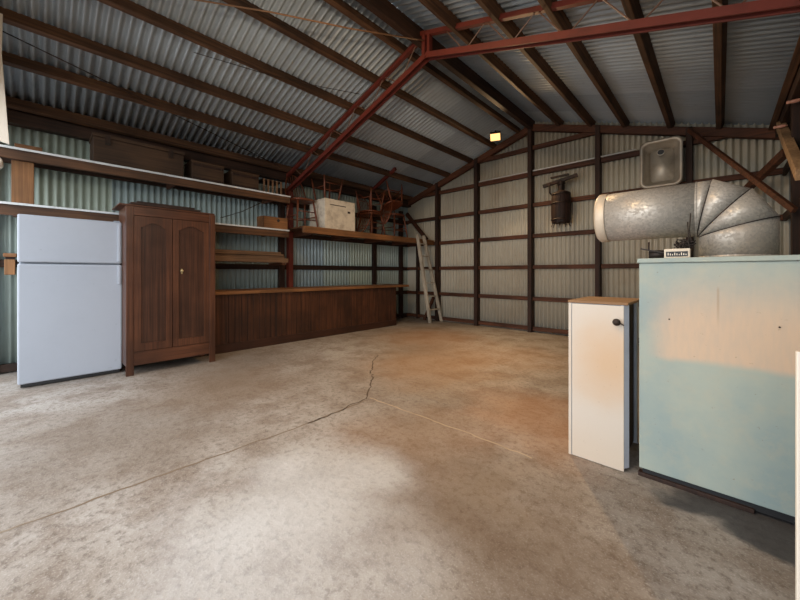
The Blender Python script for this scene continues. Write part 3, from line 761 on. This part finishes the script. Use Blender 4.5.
MB().lathe((tx, DY, az), [(DR + .002, .004), (DR + .004, 0), (DR + .002, -.004)], N, 'x', caps=False).build('seam_bead', M['duct'], du, smooth=True)
MB().lathe((tx - .47, DY, az), [(DR + .003, 0), (DR + .005, -.005), (DR + .004, -.05), (DR - .012, -.065), (DR - .02, -.06)], N, 'x', caps=False).build('end_collar', M['collar'], du, smooth=True, solid=.002)
MB().lathe((tx + cr, DY, 1.2335), [(DR + .018, 0), (DR + .018, .004), (DR + .003, .006), (DR + .003, .02)], N, caps=False).build('base_flange', M['duct'], du, smooth=True)

# gauge box and wiring on the furnace top
r = thing('control_box', 'small grey control box with dark window on the furnace top', 'control box', (-.177, 2.5, 1.233))
MB().box((-.235, 2.47, 1.2335), (-.120, 2.53, 1.288)).build('case', M['collar'], r, bevel=.003)
MB().box((-.226, 2.468, 1.243), (-.130, 2.4695, 1.272)).build('window', M['black'], r)
b = MB()
for i in range(9): b.box((-.218 + .0098 * i, 2.4672, 1.25), (-.214 + .0098 * i, 2.4678, 1.265 - .004 * (i % 3)))
b.build('dial_scale', M['board_white'], r)
r = thing('motor_assembly', 'dark linkage and motor lying behind the control box', 'motor', (-.27, 2.58, 1.233))
MB().lathe((-.29, 2.6, 1.262), [(.028, -.03), (.028, .05), (.012, .055), (.012, .075)], 14, 'x').build('motor_body', M['iron'], r, smooth=True)
MB().beam((-.36, 2.57, 1.300), (-.24, 2.57, 1.27), .012, .008).build('linkage_arm', M['iron'], r)
MB().tube([(-.32, 2.58, 1.34), (-.32, 2.58, 1.29)], .005, 6).build('linkage_rod', M['iron'], r)
MB().box((-.31, 2.57, 1.2335), (-.25, 2.63, 1.24)).build('base_plate', M['iron'], r)
r = thing('wire_bundle', 'tangle of dark wires against the duct on the furnace', 'wires', (-.13, 2.6, 1.233))
b = MB()
for k in range(14):
    p = [Vector((-.2 + .09 * random.random(), 2.58 + .04 * random.random(), 1.234 + .03 * random.random() + .045))]
    p[0].z = 1.2375
    for j in range(5): p.append(Vector((-.20 + .1 * random.random(), 2.56 + .06 * random.random(), 1.30 + .05 * random.random())))
    b.tube(p, .003, 5)
b.build('tangle', M['rope'], r, smooth=True)
MB().tube([(-.125, 2.58, 1.238), (-.123, 2.6, 1.33), (-.130, 2.61, 1.40), (-.126, 2.62, 1.50)], .003, 6).build('upright_wire', M['rope'], r, smooth=True)
MB().tube([(-.128, 2.58, 1.238), (-.135, 2.6, 1.38), (-.138, 2.61, 1.45)], .003, 6).build('upright_wire', M['rope'], r, smooth=True)

# ------------------------------------------------------------------ white cabinet by the furnace
wc = thing('white_cabinet', 'narrow stained white metal cabinet with brown top beside the furnace', 'cabinet', (-.55, 2.5, 0))
CY = 2.315; c0, c1, cz = -.703, -.402, .962
MB().box((c0, CY, .0), (c0 + .016, 2.78, cz)).build('side_panel', M['white_cab'], wc)
MB().box((c0 + .018, 2.765, .0), (c1, 2.78, cz)).build('back_panel', M['grey_panel'], wc)
MB().prism([(c1 - .016, CY + .002), (c1 - .001, CY + .002), (c1 + .018, CY + .034), (c1 + .004, CY + .06), (c1 - .016, CY + .06)], .02, cz, 'xy').build('side_stile', M['grey_panel'], wc)
MB().box((c1 - .016, 2.72, .02), (c1, 2.764, cz)).build('side_stile', M['grey_panel'], wc, bevel=.002)
dr_ = MB().box((c0 + .022, CY - .006, .004), (c1 - .001, CY + .0015, cz - .004)).build('door', M['white_cab'], wc, bevel=.002)
MB().box((c0 + .0165, CY + .002, .0), (c1 - .017, CY + .012, cz)).build('face_frame', M['grey_trim'], wc)
MB().box((c0 - .004, CY - .004, cz + .0005), (c1 + .02, 2.79, cz + .016)).build('top_board', M['tan_x'], wc, bevel=.003)
MB().box((c1 - .03, CY + .061, .03), (c1 - .018, 2.72, cz)).build('inner_side', M['dark_wood'], wc)
for z, h in ((.10, .07), (.28, .09), (.47, .08), (.66, .03), (.80, .05), (.88, .03)):
    MB().box((c1 - .0175, CY + .085, z), (c1 - .004, CY + .12, z + h)).build('shelf_bracket', M['grey_panel'] if h > .06 else M['iron'], wc, bevel=.003)
MB().lathe((-.434, CY - .006, .866), [(.006, 0), (.006, -.016), (.018, -.022), (.021, -.030), (.014, -.040)], 18, 'y').build('door_knob', M['iron'], dr_, smooth=True)
MB().beam((-.425, CY - .012, .862), (-.402, CY - .012, .848), .006, .006).build('latch_arm', M['iron'], dr_)

# ------------------------------------------------------------------ white half-height panel at the right edge
r = thing('low_partition', 'cream white low upright partition at the right edge beside the furnace', 'partition', (.25, 1.55, 0))
MB().box((.164, 1.53, 0), (.34, 1.555, .918)).build('board', M['board_white'], r, bevel=.003)
MB().box((.27, 1.557, 0), (.31, 1.60, .80)).build('rear_batten', M['tan_z'], r)

# ------------------------------------------------------------------ camera, daylight
cam = bpy.data.cameras.new('camera'); co = bpy.data.objects.new('camera', cam); COL.objects.link(co)
co.location = (0, 0, 1.15); co.rotation_euler = (PI / 2, 0, math.atan(320 / 340))
cam.sensor_width = 36; cam.lens = 340 / 800 * 36; cam.shift_y = -27 / 800; cam.clip_start = .05
scene.camera = co
w = bpy.data.worlds.new('daylight'); scene.world = w; w.use_nodes = True
bg = w.node_tree.nodes['Background']; bg.inputs[0].default_value = (.88, .94, 1.0, 1); bg.inputs[1].default_value = 3.6
# the open doorway guides sky light indoors
pl = bpy.data.lights.new('doorway_daylight', 'AREA'); pl.shape = 'RECTANGLE'; pl.size = XR - XL; pl.size_y = 2.7
pl.cycles.is_portal = True
po = bpy.data.objects.new('doorway_daylight', pl); COL.objects.link(po)
po.location = ((XL + XR) / 2, YF - .1, 1.36); po.rotation_euler = (PI / 2, 0, 0)
vs = scene.view_settings; vs.view_transform = 'Standard'; vs.look = 'None'; vs.gamma = 1; vs.use_curve_mapping = False; vs.exposure = 0
